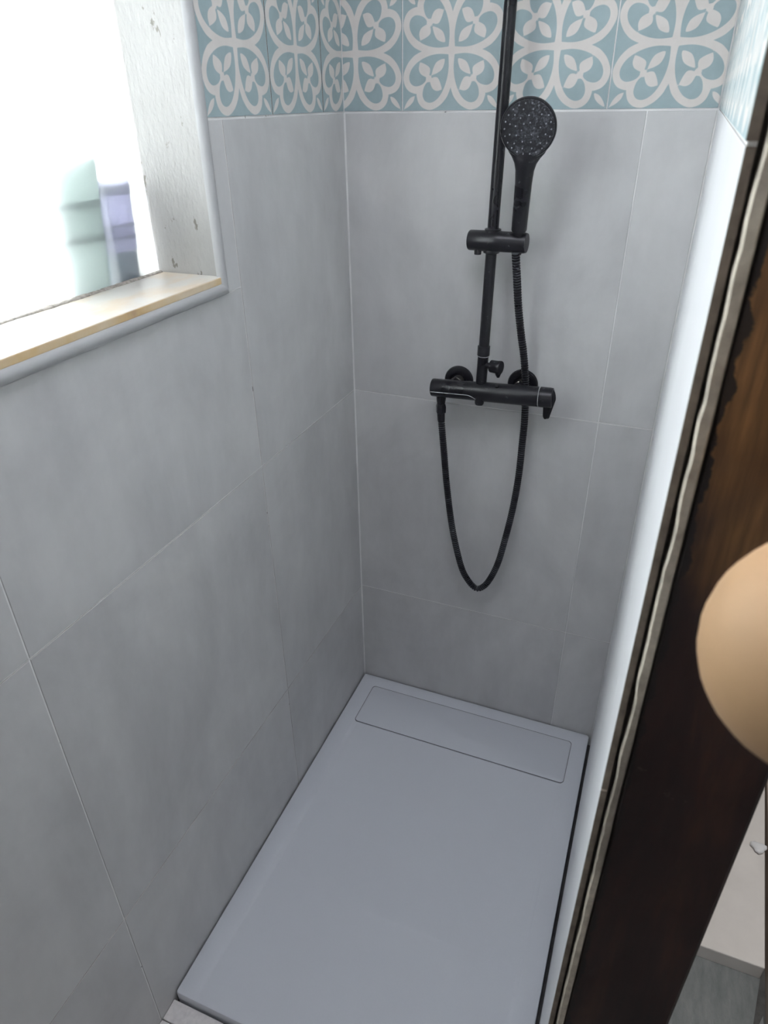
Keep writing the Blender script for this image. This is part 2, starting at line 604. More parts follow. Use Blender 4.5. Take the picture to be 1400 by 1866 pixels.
rows = [(FLOOR, H2), (H2, H1), (H1, H0)]
for z0, z1 in rows:
    z1 = z1 - (0.0016 if z1 == H0 else 0)
    tile('back', 0.0016, XB, z0, z1)
    tile('back', XB, W - 0.0014, z0, z1)
    tile('left', YL1, -0.0016, z0, z1)
TRIM_Y, TRIM_Z = -0.5035, 1.3165
for z0, z1 in rows[:2]:
    tile('left', YL1 - 0.6, YL1, z0, z1)
    tile('left', YL1 - 1.2, YL1 - 0.6, z0, z1)
    tile('left', YL1 - 1.8, YL1 - 1.2, z0, z1)
tile('left', YL1 - 0.6, YL1, H1, TRIM_Z)
tile('left', YL1 - 1.2, YL1 - 0.6, H1, TRIM_Z)
tile('left', YL1 - 1.8, YL1 - 1.2, H1, TRIM_Z)
tile('left', TRIM_Y, YL1, TRIM_Z, H0 - 0.0016)
for z0, z1 in ((FLOOR, 0.49), (0.49, 1.097), (1.097, H0)):
    tile('right', 0.0009, 0.5, z0, z1, 0.0055)
    tile('right', 0.5, -YEND, z0, z1, 0.0055)

# print of the patterned tile (all coordinates in half tiles)
half_o = [(0.60, 0.0), (0.68, 0.03), (0.78, 0.085), (0.90, 0.21), (0.978, 0.39), (0.95, 0.55), (0.86, 0.655), (0.735, 0.700)]
half_i = [(0.27, 0.050), (0.47, 0.082), (0.66, 0.16), (0.795, 0.27), (0.855, 0.40), (0.83, 0.515), (0.735, 0.572), (0.61, 0.555), (0.53, 0.505), (0.498, 0.45)]
leaf2 = [(0.445, 0.40), (0.425, 0.33), (0.440, 0.265), (0.53, 0.21), (0.635, 0.172)], [(0.658, 0.28), (0.62, 0.365), (0.53, 0.415), (0.46, 0.43)]


def flat_spline(pts, n=5):
    return [(q.x, q.y) for q in spline([(x, y, 0) for x, y in pts], n)]


def mirror(pts):
    return [(y, x) for x, y in pts]


oh = flat_spline(half_o)
POLY_O = [(-0.05, -0.05), (0.60, -0.05)] + oh + [(0.700, 0.700)] + mirror(oh)[::-1] + [(-0.05, 0.60)]
ih = flat_spline([(0.062, 0.062)] + half_i)
POLY_I = ih + [(0.45, 0.45)] + mirror(ih)[::-1][:-1]
l1h = flat_spline([(0.132, 0.132), (0.20, 0.138), (0.30, 0.185), (0.36, 0.28), (0.40, 0.40), (0.45, 0.45)])
POLY_L1 = l1h + mirror(l1h)[::-1][1:-1]
l2 = flat_spline(leaf2[0]) + flat_spline([leaf2[0][-1]] + leaf2[1])[1:]
POLY_L2 = l2
POLY_L3 = mirror(l2)
clh = flat_spline([(0.735, 0.735), (0.83, 0.768), (0.915, 0.86), (0.975, 0.985)])
POLY_C = clh + mirror(clh)[::-1]

import numpy as np


def sd_poly(P, poly):
    """signed distance of points P (n,2) to a polygon, negative inside"""
    poly = np.array(poly)
    a = poly
    b_ = np.roll(poly, -1, axis=0)
    d2 = np.full(len(P), 1e9)
    ins = np.zeros(len(P), bool)
    for (ax, ay), (bx, by) in zip(a, b_):
        ex, ey = bx - ax, by - ay
        l2_ = ex * ex + ey * ey
        if l2_ < 1e-12:
            continue
        t = np.clip(((P[:, 0] - ax) * ex + (P[:, 1] - ay) * ey) / l2_, 0, 1)
        dx, dy = P[:, 0] - ax - t * ex, P[:, 1] - ay - t * ey
        d2 = np.minimum(d2, dx * dx + dy * dy)
        c = ((ay > P[:, 1]) != (by > P[:, 1]))
        with np.errstate(divide='ignore', invalid='ignore'):
            xi = ax + (P[:, 1] - ay) * ex / (by - ay)
        ins ^= c & (P[:, 0] < xi)
    d = np.sqrt(d2)
    return np.where(ins, -d, d)


def print_distance(P):
    Q = np.abs(P)
    band = np.maximum(sd_poly(Q, POLY_O), -sd_poly(Q, POLY_I))
    d = band
    for pl in (POLY_L1, POLY_L2, POLY_L3, POLY_C):
        d = np.minimum(d, sd_poly(Q, pl))
    d = np.minimum(d, np.hypot(Q[:, 0] - 0.45, Q[:, 1] - 0.45) - 0.058)
    return d


pat_cache = {}


def pattern_mesh(u0, u1, th=0.002):
    key = (round(u0, 4), round(u1, 4), th)
    if key in pat_cache:
        return pat_cache[key]
    NZ = 84
    NU = max(8, int(NZ * (u1 - u0) / 0.2))
    a0, a1, d = u0 + G, u1 - G, 0.1 - G
    us = np.linspace(a0, a1, NU + 1)
    zs = np.linspace(-d, d, NZ + 1)
    vs = [(u, 0.0, z) for z in zs for u in us]
    fs = [(j * (NU + 1) + i, j * (NU + 1) + i + 1, (j + 1) * (NU + 1) + i + 1, (j + 1) * (NU + 1) + i) for j in range(NZ) for i in range(NU)]
    mi = [0] * len(fs)
    o = len(vs)
    vs += [(a0, 0, -d), (a1, 0, -d), (a1, 0, d), (a0, 0, d), (a0, th, -d), (a1, th, -d), (a1, th, d), (a0, th, d)]
    sides = [(0, 4, 5, 1), (1, 5, 6, 2), (2, 6, 7, 3), (3, 7, 4, 0), (4, 7, 6, 5)]
    fs += [tuple(o + k for k in s) for s in sides]
    mi += [1] * 5
    me = bpy.data.meshes.new('patterned_tile')
    me.from_pydata(vs, [], fs)
    me.materials.append(M['pattern'])
    me.materials.append(M['biscuit'])
    me.polygons.foreach_set('material_index', mi)
    pd = print_distance(np.array([(v[0] / 0.1, v[2] / 0.1) for v in vs]))
    at_ = me.attributes.new('print_distance', 'FLOAT', 'POINT')
    at_.data.foreach_set('value', pd.astype(np.float32))
    me.update()
    pat_cache[key] = me
    return me


def ptile(wall, u0, u1, z0, part=(-0.1, 0.1)):
    """a patterned tile on a wall; part is the strip of the full tile that was kept"""
    me = pattern_mesh(*part, 0.0055 if wall == 'right' else 0.002)
    p_, rz = WALLS[wall]
    o = bpy.data.objects.new('patterned_tile', me)
    COL.objects.link(o)
    o.parent = p_
    o.location = wpos(wall, u0 - part[0], z0 + 0.1)
    o.rotation_euler = (0, 0, rz)


for z in (H0, H0 + 0.2):
    ptile('back', 0.0, 0.13, z, (-0.0299, 0.1))
    for k in range(2):
        ptile('back', 0.13 + 0.2 * k, 0.33 + 0.2 * k, z)
    ptile('back', 0.53, W, z, (-0.1, W - 0.63 - 0.0009))
    ptile('left', -0.0967, 0, z, (-0.1, -0.0042))
    ptile('left', -0.2967, -0.0967, z)
    ptile('left', -0.4967, -0.2967, z)
    for k in range(5):
        ptile('right', 0.1 + 0.2 * k, 0.3 + 0.2 * k, z)
    ptile('right', 0.0, 0.1, z, (0.0, 0.1))

# grout band between tile rows and the end edge of the right partition: old plaster bead
mb = MB()
zs = [FLOOR + 0.012 * k for k in range(int((2.35 - FLOOR) / 0.012))]
rr = random.Random(3)
vs, fs = [], []
j1 = j2 = 0.0
for i, z in enumerate(zs):
    j1 = 0.6 * j1 + rr.uniform(-0.0008, 0.0008)
    j2 = 0.7 * j2 + rr.uniform(-0.0006, 0.0006)
    lo_x = 0.7288 + j1
    hi_x = 0.7362
    y = YEND - 0.0015 + j2
    vs += [(lo_x, YEND + 0.012, z), (lo_x, y + 0.0022, z), (lo_x + 0.0016, y, z), (hi_x - 0.001, y + 0.0006, z), (hi_x, y + 0.003, z), (hi_x, YEND + 0.012, z)]
for i in range(len(zs) - 1):
    for k in range(5):
        fs.append((i * 6 + k, i * 6 + k + 1, (i + 1) * 6 + k + 1, (i + 1) * 6 + k))
mb.add(vs, fs)
pb = mb.build('plaster_bead', M['plaster'], wall_right, smooth=True)
pb['label'] = 'ragged cream plaster bead beside the wood'

# ------------------------------------------------------------------ window
win = empty('window_1', 'frosted window in a chipped white reveal with worn sill', 'window', kind='structure', loc=(0, 0, 0))
# reveal boards
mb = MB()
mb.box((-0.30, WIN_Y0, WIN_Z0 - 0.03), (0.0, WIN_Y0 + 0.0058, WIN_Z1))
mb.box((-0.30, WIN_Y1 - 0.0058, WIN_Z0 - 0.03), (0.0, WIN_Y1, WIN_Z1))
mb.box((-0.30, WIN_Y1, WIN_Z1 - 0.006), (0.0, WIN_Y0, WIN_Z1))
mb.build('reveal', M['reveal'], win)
# sill
mb = MB()
mb.box((GX - 0.002, WIN_Y1, WIN_Z0 - 0.0115), (0.0065, WIN_Y0 - 0.0003, WIN_Z0), 0)
sl = mb.build('sill', [M['sill'], M['sill_edge']], win, bevel=0.0015)
for pgn in sl.data.polygons:
    if pgn.normal.x > 0.9:
        pgn.material_index = 1
mb = MB()
mb.box((-0.32, WIN_Y1, WIN_Z0 - 0.028), (GX - 0.003, WIN_Y0 - 0.0003, WIN_Z0 - 0.002))
mb.build('outer_sill', M['reveal'], win, bevel=0.001)
# pane
mb = MB()
mb.box((GX - 0.004, WIN_Y1 + 0.001, WIN_Z0 + 0.001), (GX, WIN_Y0 - 0.0025, WIN_Z1 - 0.007))
mb.build('pane', M['glass'], win)
# old putty line along the foot of the glass
mb = MB()
pts, rad = [], []
y = WIN_Y0 - 0.004
jr = 0.0
while y > WIN_Y1 + 0.01:
    jr = 0.8 * jr + rr.uniform(-0.0009, 0.0009)
    pts.append((GX + 0.0035, y, WIN_Z0 + 0.0004))
    rad.append((0.0052 + jr, 0.0022 + 0.4 * jr + rr.uniform(0, 0.0005)))
    y -= 0.003
mb.tube(pts, rad, 8, flat=(1, 0, 0))
mb.build('putty', M['putty'], win, smooth=True)
# glazed bullnose trim around the opening
def bullnose(name, p0, p1, inward, wid, mitre0, mitre1, parent):
    """half-round bead; inward = unit vector in the wall plane from outer edge towards the opening"""
    p0, p1, inw = Vector(p0), Vector(p1), Vector(inward)
    d = (p1 - p0).normalized()
    prof = []
    for k in range(9):
        a = math.pi * k / 8
        prof.append((wid / 2 - wid / 2 * math.cos(a), 0.0115 * math.sin(a) ** 0.7))
    vs, fs = [], []
    for base, mt_ in ((p0, mitre0), (p1, mitre1)):
        for w_, h_ in prof:
            vs.append(base + inw * w_ + Vector((h_ - 0.0005, 0, 0)) + d * (mt_ * w_))
    n = len(prof)
    for k in range(n - 1):
        fs.append((k, k + 1, n + k + 1, n + k))
    fs += [tuple(range(n)), tuple(reversed(range(n, 2 * n))), (0, n, 2 * n - 1, n - 1)]
    mb_ = MB()
    mb_.add(vs, fs)
    return mb_.build(name, M['trim'], parent, smooth=True)

tr = empty('trim_1', 'white rounded tile trim framing the window opening', 'trim', kind='structure')
TW = 0.0205
bullnose('trim_strip', (0, TRIM_Y, TRIM_Z), (0, TRIM_Y, 2.23), (0, -1, 0), TW, 1, -1, tr)
bullnose('trim_strip', (0, TRIM_Y, TRIM_Z), (0, WIN_Y1 - 0.015, TRIM_Z), (0, 0, 1), TW, 1, -1, tr)

# toiletry packs standing outside on the sill against the glass
def pack(name, label, y0, y1, z1, depth, mat, bands, cat, cap=None, lean=0.0):
    root = empty(name, label, cat, loc=(GX - 0.006, y1, WIN_Z0 - 0.002))
    root.rotation_euler = (0, 0, math.radians(-9))
    hw, hz = abs(y1 - y0) / 2, z1 - WIN_Z0 + 0.002
    zc = 0.0 if cap is None else cap[0]
    def body_mb(za, zb, grow=0.0, r=0.005):
        mb_ = MB()
        poly = []
        for cx_, cy_, a0 in ((-r, hw - r, 0), (-depth + r, hw - r, 90), (-depth + r, -hw + r, 180), (-r, -hw + r, 270)):
            for k in range(5):
                a = math.radians(a0 + 22.5 * k)
                poly.append((cx_ + (r + grow) * math.cos(a), cy_ - hw + (r + grow) * math.sin(a)))
        n = len(poly)
        vs_ = [(x, y + lean * za, za) for x, y in poly] + [(x, y + lean * zb, zb) for x, y in poly]
        mb_.add(vs_, [tuple(reversed(range(n))), tuple(range(n, 2 * n))] + [(i, (i + 1) % n, (i + 1) % n + n, i + n) for i in range(n)])
        return mb_
    bo = body_mb(zc, hz).build('body', mat, root, smooth=True)
    for za, zb, mt_ in bands:
        body_mb(za, zb, 0.0008).build('printed_band', mt_, bo, smooth=True)
    if cap:
        body_mb(0, zc - 0.001, -0.0015).build('cap', cap[1], root, smooth=True)
    return root

pack('green_carton', 'pale green upright pack blurred behind the frosted window pane', -0.728, -0.632, 1.527, 0.05, M['green_pack'],
     [(0.118, 0.127, M['green_dark']), (0.070, 0.079, M['green_dark'])], 'bottle', lean=0.10)
pack('lilac_tube', 'lilac upright tube with dark cap behind the frosted pane', -0.618, -0.558, 1.494, 0.04, M['lilac_pack'],
     [(0.128, 0.142, M['lilac_dark']), (0.082, 0.086, M['lilac_dark']), (0.064, 0.068, M['lilac_dark'])], 'tube', cap=(0.045, M['navy_cap']), lean=0.06)

# ------------------------------------------------------------------ shower tray
tray = empty('shower_tray', 'white rectangular shower tray with long drain cover', 'shower tray', loc=(0, 0, 0))
TX0, TX1, TY0, TY1 = 0.0035, 0.7125, -0.0035, -1.008
TH = 0.034


def rrect(x0, x1, y0, y1, r, n=5):
    pts = []
    for cx_, cy_, a0 in ((x1 - r, y1 - r, 0), (x0 + r, y1 - r, 90), (x0 + r, y0 + r, 180), (x1 - r, y0 + r, 270)):
        for k in range(n + 1):
            a = math.radians(a0 + 90 * k / n)
            pts.append((cx_ + r * math.cos(a), cy_ + r * math.sin(a)))
    return pts


def rings(mb_, loops, cap_top=True, cap_bottom=True):
    n = len(loops[0][0])
    vs_, fs_ = [], []
    for poly, z in loops:
        vs_ += [(x, y, z) for x, y in poly]
    for i in range(len(loops) - 1):
        for k in range(n):
            k2 = (k + 1) % n
            fs_.append((i * n + k, i * n + k2, (i + 1) * n + k2, (i + 1) * n + k))
    if cap_bottom:
        fs_.append(tuple(reversed(range(n))))
    if cap_top:
        fs_.append(tuple(range((len(loops) - 1) * n, len(loops) * n)))
    mb_.add(vs_, fs_)


mb = MB()
e = 0.0
loops = [(rrect(TX0, TX1, TY1, TY0, 0.006), FLOOR),
         (rrect(TX0, TX1, TY1, TY0, 0.006), -0.004),
         (rrect(TX0 + 0.0012, TX1 - 0.0012, TY1 + 0.0012, TY0 - 0.0012, 0.006), -0.0012),
         (rrect(TX0 + 0.004, TX1 - 0.004, TY1 + 0.004, TY0 - 0.004, 0.006), 0.0),
         (rrect(TX0 + 0.0455, TX1 - 0.0455, TY1 + 0.006, TY0 - 0.0455, 0.008), 0.0),
         (rrect(TX0 + 0.0470, TX1 - 0.0470, TY1 + 0.010, TY0 - 0.0470, 0.008), -0.0005),
         (rrect(TX0 + 0.056, TX1 - 0.056, TY1 + 0.30, TY0 - 0.056, 0.008), -0.0042)]
rings(mb, loops)
mb.build('tray_body', M['tray'], tray, smooth=True)
# drain cover: four corner points measured on the tray
mb = MB()
cov = rrect(0.0505, 0.6700, -0.1985, -0.0455, 0.010)
def inset(poly, d):
    cx_ = sum(q[0] for q in poly) / len(poly)
    cy_ = sum(q[1] for q in poly) / len(poly)
    return [(x - math.copysign(d, x - cx_), y - math.copysign(d, y - cy_)) for x, y in poly]
rings(mb, [(cov, -0.0075), (cov, -0.0022), (inset(cov, 0.0008), -0.0006), (inset(cov, 0.003), 0.0008)])
dc = mb.build('drain_cover', M['tray'], tray, smooth=True)
mb = MB()
rings(mb, [(inset(cov, -0.0017), -0.0070), (inset(cov, -0.0017), 0.0002), (inset(cov, 0.0002), 0.0002), (inset(cov, 0.0002), -0.0070)], False, False)
mb.build('cover_gap_shade', M['gap_shade'], dc)  # dark ring standing in for shade in the gap

# small stone tiles in front of the tray, laid in running bond
mz0, mz1 = FLOOR, -0.020
bw, bh, gp = 0.1215, 0.0385, 0.0022
share = {}
for r_i in range(7):
    yb = -1.0115 - (bh + gp) * (r_i + 1)
    x = 0.0008 - (0.0 if r_i % 2 == 0 else 0.0925)
    while x < W - 0.01:
        xa, xb = max(x, 0.0008), min(x + bw, W - 0.001)
        if xb - xa > 0.012:
            key = round(xb - xa, 4)
            if key not in share:
                mb = MB()
                hx, hy, c = (xb - xa) / 2, bh / 2, 0.0012
                rings(mb, [(rrect(-hx, hx, -hy, hy, 0.0012, 1), mz0), (rrect(-hx, hx, -hy, hy, 0.0012, 1), mz1 - c), (rrect(-hx + c, hx - c, -hy + c, hy - c, 0.0012, 1), mz1)])
                share[key] = mb.mesh('floor_tile', M['mosaic'])
            o = bpy.data.objects.new('floor_tile', share[key])
            COL.objects.link(o)
            o.parent = floor
            o.location = ((xa + xb) / 2, yb + bh / 2, 0)
        x += bw + gp

# ------------------------------------------------------------------ shower column
col = empty('shower_column', 'black shower column with thermostatic bar mixer on the back wall', 'shower', loc=(0.341, -0.06, 1.02))


def part(mb_, name, mat='black', parent=None, smooth=True, bevel=0.0):
    p_ = parent or col
    ob = mb_.build(name, M[mat], p_, smooth=smooth, bevel=bevel)
    off = Vector((0, 0, 0))
    q = p_
    while q:
        off += Vector(q.location)
        q = q.parent
    ob.data.transform(Matrix.Translation(-off))
    return ob


B0 = Vector((0.3415, -0.06, 1.035))
RD = (Vector((0.3524, -0.06, 1.74)) - B0).normalized()
RZ = lambda z: B0 + RD * ((z - B0.z) / RD.z)
mb = MB()
rt = RZ(1.98)
arc = [RZ(1.128), RZ(1.4), RZ(1.7), rt]
arc.append(RZ(2.2))
mb.tube(arc, 0.0113, 24)
part(mb, 'riser_rail')
mb = MB()
mb.lathe([(0.024, 0.0), (0.024, 0.008), (0.010, 0.010), (0.010, 0.060)], (RZ(2.12).x, 0, 2.12), (0, -1, 0), 24)
part(mb, 'wall_bracket')
# lower riser (thicker pipe) and collar
mb = MB()
mb.tube([RZ(1.03), RZ(1.118)], 0.0119, 24)
part(mb, 'lower_riser')
mb = MB()
mb.lathe([(0.0118, -0.012), (0.0136, -0.011), (0.0136, 0.009), (0.0116, 0.010)], RZ(1.1215), RD, 28)
cl = part(mb, 'collar_nut')
mb = MB()
mb.lathe([(0.0122, -0.0006), (0.0122, 0.0006)], RZ(1.1085), RD, 28)
part(mb, 'scale_ring', 'scale_line', cl)
# bar mixer body
BA = Vector((0.2262, -0.062, 1.0222))
BB = Vector((0.4735, -0.062, 1.0315))
BD = (BB - BA).normalized()
BL = (BB - BA).length
mb = MB()
mb.lathe([(0.012, 0.0), (0.0175, 0.0004), (0.0198, 0.0018), (0.0205, 0.004), (0.0210, 0.06), (0.0214, 0.12), (0.0220, 0.127), (0.0220, BL - 0.001), (0.0212, BL)], BA, BD, 44)
body = part(mb, 'mixer_body')
# limescale seam around the lower left half of the body
mb = MB()
pts = []
for k in range(26):
    t = 0.0035 + 0.112 * k / 25
    drop = 0.0 if k < 19 else -((k - 19) / 6) ** 2 * 0.8
    a = -0.17 + drop
    up = Vector((0, 0, 1))
    fr = Vector((0, -1, 0))
    pts.append(BA + BD * t + fr * 0.0208 * math.cos(a) + up * 0.0208 * math.sin(a))
mb.tube(pts, 0.0010, 6)
part(mb, 'scale_seam', 'scale_line', body)
# lower temperature stop / outlet button
mb = MB()
mb.lathe([(0.002, -0.0285), (0.0085, -0.0275), (0.0105, -0.024), (0.011, -0.012), (0.009, 0.0)], BA + BD * 0.117 + Vector((0, -0.008, 0)), (0, 0.1, 1), 20)
part(mb, 'outlet_button', 'black', body)
mb = MB()
mb.lathe([(0.0045, 0.0), (0.0045, 0.0235), (0.003, 0.0245)], BA + BD * 0.155 + Vector((0, -0.004, 0)), (0, -0.35, 1), 16)
part(mb, 'pin', 'black', body)
# temperature handle on the right end
mb = MB()
mb.lathe([(0.0205, 0.0), (0.0222, 0.0008), (0.0222, 0.020), (0.0215, 0.0275), (0.020, 0.0285)], BB + BD * 0.0012, BD, 44)
hd = part(mb, 'temperature_handle')
mb = MB()
mb.lathe([(0.0223, 0.0), (0.0223, 0.0009)], BB + BD * 0.0003, BD, 40)
part(mb, 'scale_ring', 'scale_line', body)
mb = MB()
c0 = BB + BD * 0.0155
LH = Vector((0.60, -0.80, 0))
LN = Vector((0.80, 0.60, 0))
poly = []
for k in range(13):
    a = math.radians(180 * k / 12)
    poly.append((0.0205 * math.cos(a), 0.0205 * math.sin(a)))
for k in range(9):
    a = math.radians(180 + 180 * k / 8)
    poly.append((-0.0065 + 0.0085 * math.cos(a), -0.0455 + 0.0085 * math.sin(a)))
n = len(poly)
vs = []
for s, sc_ in ((-0.004, 1.0), (0.0045, 1.0), (0.0062, 0.86)):
    for a_, b2 in poly:
        lean_ = -0.16 * min(0, b2 + 0.005)
        vs.append(c0 + LH * a_ * sc_ + Vector((0, 0, 1)) * (b2 * sc_ - 0.003 * (1 - sc_)) + LN * (s + 0.008))
fs = [tuple(range(n)), tuple(reversed(range(2 * n, 3 * n)))]
for lay in range(2):
    fs += [(lay * n + i, lay * n + (i + 1) % n, (lay + 1) * n + (i + 1) % n, (lay + 1) * n + i) for i in range(n)]
mb.add(vs, fs)
part(mb, 'lever', 'black', hd, bevel=0.0008)
# wall flanges and connectors
for fx, fz in ((0.2735, 1.0245), (0.4240, 1.0335)):
    mb = MB()
    mb.lathe([(0.0345, 0.0), (0.0345, 0.0035), (0.0325, 0.0070), (0.0265, 0.0092), (0.0205, 0.0088), (0.0190, 0.005)], (fx, 0, fz), (0, -1, 0), 40)
    fl = part(mb, 'wall_flange')
    mb = MB()
    mb.lathe([(0.0135, 0.0), (0.0135, 0.020), (0.0152, 0.021), (0.0152, 0.024), (0.0128, 0.025), (0.0128, 0.045)], (fx, -0.004, fz), (0, -1, 0), 24)
    part(mb, 'connector', 'steel', fl)
    mb = MB()
    mb.lathe([(0.0165, 0.0), (0.0172, 0.002), (0.0172, 0.016), (0.016, 0.018)], (fx, -0.030, fz), (0, -1, 0), 6)
    part(mb, 'union_nut', 'black', fl)
# diverter knob on the riser
DVO = RZ(1.089)
mb = MB()
mb.lathe([(0.0070, 0.005), (0.0070, 0.0235)], DVO, (1, -0.25, 0.02), 20)
dv = part(mb, 'diverter_stem')
mb = MB()
mb.lathe([(0.0110, 0.0200), (0.0136, 0.0212), (0.0140, 0.036), (0.0150, 0.043), (0.0142, 0.0455)], DVO, (1, -0.25, 0.02), 28)
part(mb, 'diverter_knob', 'black', dv)
mb = MB()
dax = Vector((1, -0.25, 0.02)).normalized()
dc0 = DVO + dax * 0.0385
mb.tube([dc0 + Vector((0, 0, -0.007)), dc0 + Vector((0.001, 0, -0.016)), dc0 + Vector((0.0015, 0, -0.023))], [(0.0105, 0.0068), (0.0075, 0.006), (0.0026, 0.003)], 14)
part(mb, 'diverter_lever', 'black', dv)
# outlet for the hose at the left end
OX = BA + BD * 0.0235
mb = MB()
mb.lathe([(0.0115, -0.012), (0.0112, -0.026), (0.0095, -0.0375), (0.0085, -0.038)], OX, (0.0, 0.0, 1), 24)
part(mb, 'hose_outlet')
# slider bracket with hand shower holder
SB = RZ(1.3475)
mb = MB()
mb.lathe([(0.0150, -0.0480), (0.0188, -0.0472), (0.0198, -0.045), (0.0200, -0.012), (0.0205, 0.0), (0.0205, 0.018), (0.0197, 0.020), (0.0195, 0.068), (0.0182, 0.0725)], SB + Vector((0, -0.004, 0)), (1, -0.08, 0.01), 40)
sb = part(mb, 'slider_bracket')
mb = MB()
mb.lathe([(0.0130, -0.024), (0.0165, -0.0225), (0.0165, 0.0225), (0.0130, 0.024)], SB, RD, 30)
part(mb, 'slider_sleeve', 'black', sb)
mb = MB()
mb.lathe([(0.0070, -0.0265), (0.0075, -0.0255), (0.0075, -0.015)], SB + Vector((-0.027, -0.006, 0)), (0, 0, 1), 18)
part(mb, 'lock_button', 'black', sb)

# ------------------------------------------------------------------ hand shower resting in the bracket
HB = Vector((0.4032, -0.080, 1.3725))
HC = Vector((0.4151, -0.125, 1.5505))
hs = empty('hand_shower', 'black round hand shower hanging in the slider bracket', 'hand shower', loc=HB)
ha = (HC - HB).normalized()
hn = Vector((0.06, -1, -0.16))
hn = (hn - ha * hn.dot(ha)).normalized()
hl = (HC - HB).length


def hpart(mb_, name, mat, parent=None):
    ob = mb_.build(name, M[mat], parent or hs, smooth=True)
    ob.data.transform(Matrix.Translation(-HB))
    return ob


mb = MB()
pts, rad = [], []
for t, ru, rw, off in ((0.0, 0.0142, 0.0142, 0), (0.002, 0.0150, 0.0150, 0), (0.05, 0.0152, 0.0152, 0), (0.09, 0.0150, 0.0158, 0),
                       (hl - 0.072, 0.0150, 0.0172, 0.0), (hl - 0.060, 0.0150, 0.0205, 0.0), (hl - 0.050, 0.0145, 0.0265, -0.001),
                       (hl - 0.042, 0.0135, 0.033, -0.002), (hl - 0.030, 0.0115, 0.0385, -0.002), (hl - 0.012, 0.009, 0.036, -0.002), (hl, 0.006, 0.02, -0.003)):
    pts.append(HB + ha * t + hn * off)
    rad.append((ru, rw))
mb.tube(pts, rad, 32, flat=hn)
hpart(mb, 'handle', 'black')
mb = MB()
mb.lathe([(0.004, -0.019), (0.022, -0.0175), (0.038, -0.012), (0.0465, -0.004), (0.0495, 0.003), (0.0495, 0.0075), (0.0480, 0.0098), (0.0466, 0.0100)], HC, hn, 56, ref=ha)
hh_ = hpart(mb, 'head', 'black')
mb = MB()
mb.lathe([(0.0466, 0.0090), (0.0462, 0.0107), (0.030, 0.0114), (0.0010, 0.0118)], HC, hn, 56, ref=ha)
fc = hpart(mb, 'spray_face', 'spray', hh_)
mb = MB()
hw = ha.cross(hn)
for ring_r, cnt, ph in ((0.0410, 22, 0.1), (0.0325, 12, 0.2), (0.022, 9, 0.0), (0.011, 6, 0.3)):
    for k in range(cnt):
        a = 2 * math.pi * k / cnt + ph
        c = HC + (ha * math.cos(a) + hw * math.sin(a)) * ring_r
        mb.lathe([(0.0013, 0.0100), (0.0012, 0.0128), (0.0007, 0.0134)], c, hn, 8)
nz = hpart(mb, 'nozzles', 'nozzle', hh_)
nz['kind'] = 'stuff'
mb = MB()
mb.lathe([(0.0105, 0.002), (0.0108, -0.004), (0.0092, -0.046), (0.0080, -0.048)], HB + Vector((-0.0012, 0.006, 0)), ha * 0.5 + Vector((0.03, -0.10, 1)), 22)
hpart(mb, 'cone_nut', 'black')

# ------------------------------------------------------------------ hose
hp = [(0.3995, -0.078, 1.332), (0.4031, -0.066, 1.2869), (0.4094, -0.052, 1.2178), (0.4179, -0.04, 1.1573), (0.4263, -0.030, 1.1067),
      (0.4346, -0.025, 1.0425), (0.4402, -0.025, 0.963), (0.4404, -0.026, 0.8944), (0.4396, -0.028, 0.8088), (0.433, -0.03, 0.7163),
      (0.4215, -0.034, 0.6269), (0.4102, -0.037, 0.558), (0.3953, -0.04, 0.5087), (0.3785, -0.042, 0.4769), (0.3589, -0.045, 0.4664),
      (0.3355, -0.047, 0.4889), (0.3145, -0.05, 0.5339), (0.2885, -0.053, 0.6414), (0.2706, -0.056, 0.7604), (0.2598, -0.06, 0.8662),
      (0.2532, -0.0625, 0.9311), (0.2505, -0.063, 0.9660)]
dense = spline(hp, 24)
hose = empty('shower_hose', 'black ribbed metal hose looping below the bar mixer', 'hose', loc=hp[-1])
# resample evenly
L = [0.0]
for i in range(1, len(dense)):
    L.append(L[-1] + (dense[i] - dense[i - 1]).length)
step, pitch = 0.0008, 0.0056
pts, rad = [], []
i = 0
s = 0.0
while s < L[-1]:
    while L[i + 1] < s:
        i += 1
    t = (s - L[i]) / max(1e-9, L[i + 1] - L[i])
    pts.append(dense[i].lerp(dense[i + 1], t))
    ph = (s % pitch) / pitch
    rad.append(0.0083 if ph < 0.55 else 0.0060)
    s += step
mb = MB()
mb.tube(pts, rad, 14)
for k in range(len(mb.mi)):
    ring = k // 14
    if ring < len(rad) - 1 and min(rad[ring], rad[ring + 1]) < 0.007:
        mb.mi[k] = 1  # grooves coloured black to paint in their shade
o = mb.build('ribbed_tube', [M['hose'], M['black']], hose, smooth=True)
o.data.transform(Matrix.Translation(-Vector(hp[-1])))
mb = MB()
mb.lathe([(0.0090, -0.004), (0.0122, -0.002), (0.0125, 0.012), (0.0108, 0.0185), (0.0092, 0.019)], Vector(hp[-1]), (-0.02, 0, 1), 6)
o = mb.build('end_nut', M['black'], hose, bevel=0.0006)
o.data.transform(Matrix.Translation(-Vector(hp[-1])))
mb = MB()
mb.lathe([(0.0088, -0.022), (0.0092, -0.002), (0.0085, 0.0)], Vector(hp[-1]), (-0.06, 0, 1), 20)
o = mb.build('sleeve', M['black'], hose, smooth=True)
o.data.transform(Matrix.Translation(-Vector(hp[-1])))

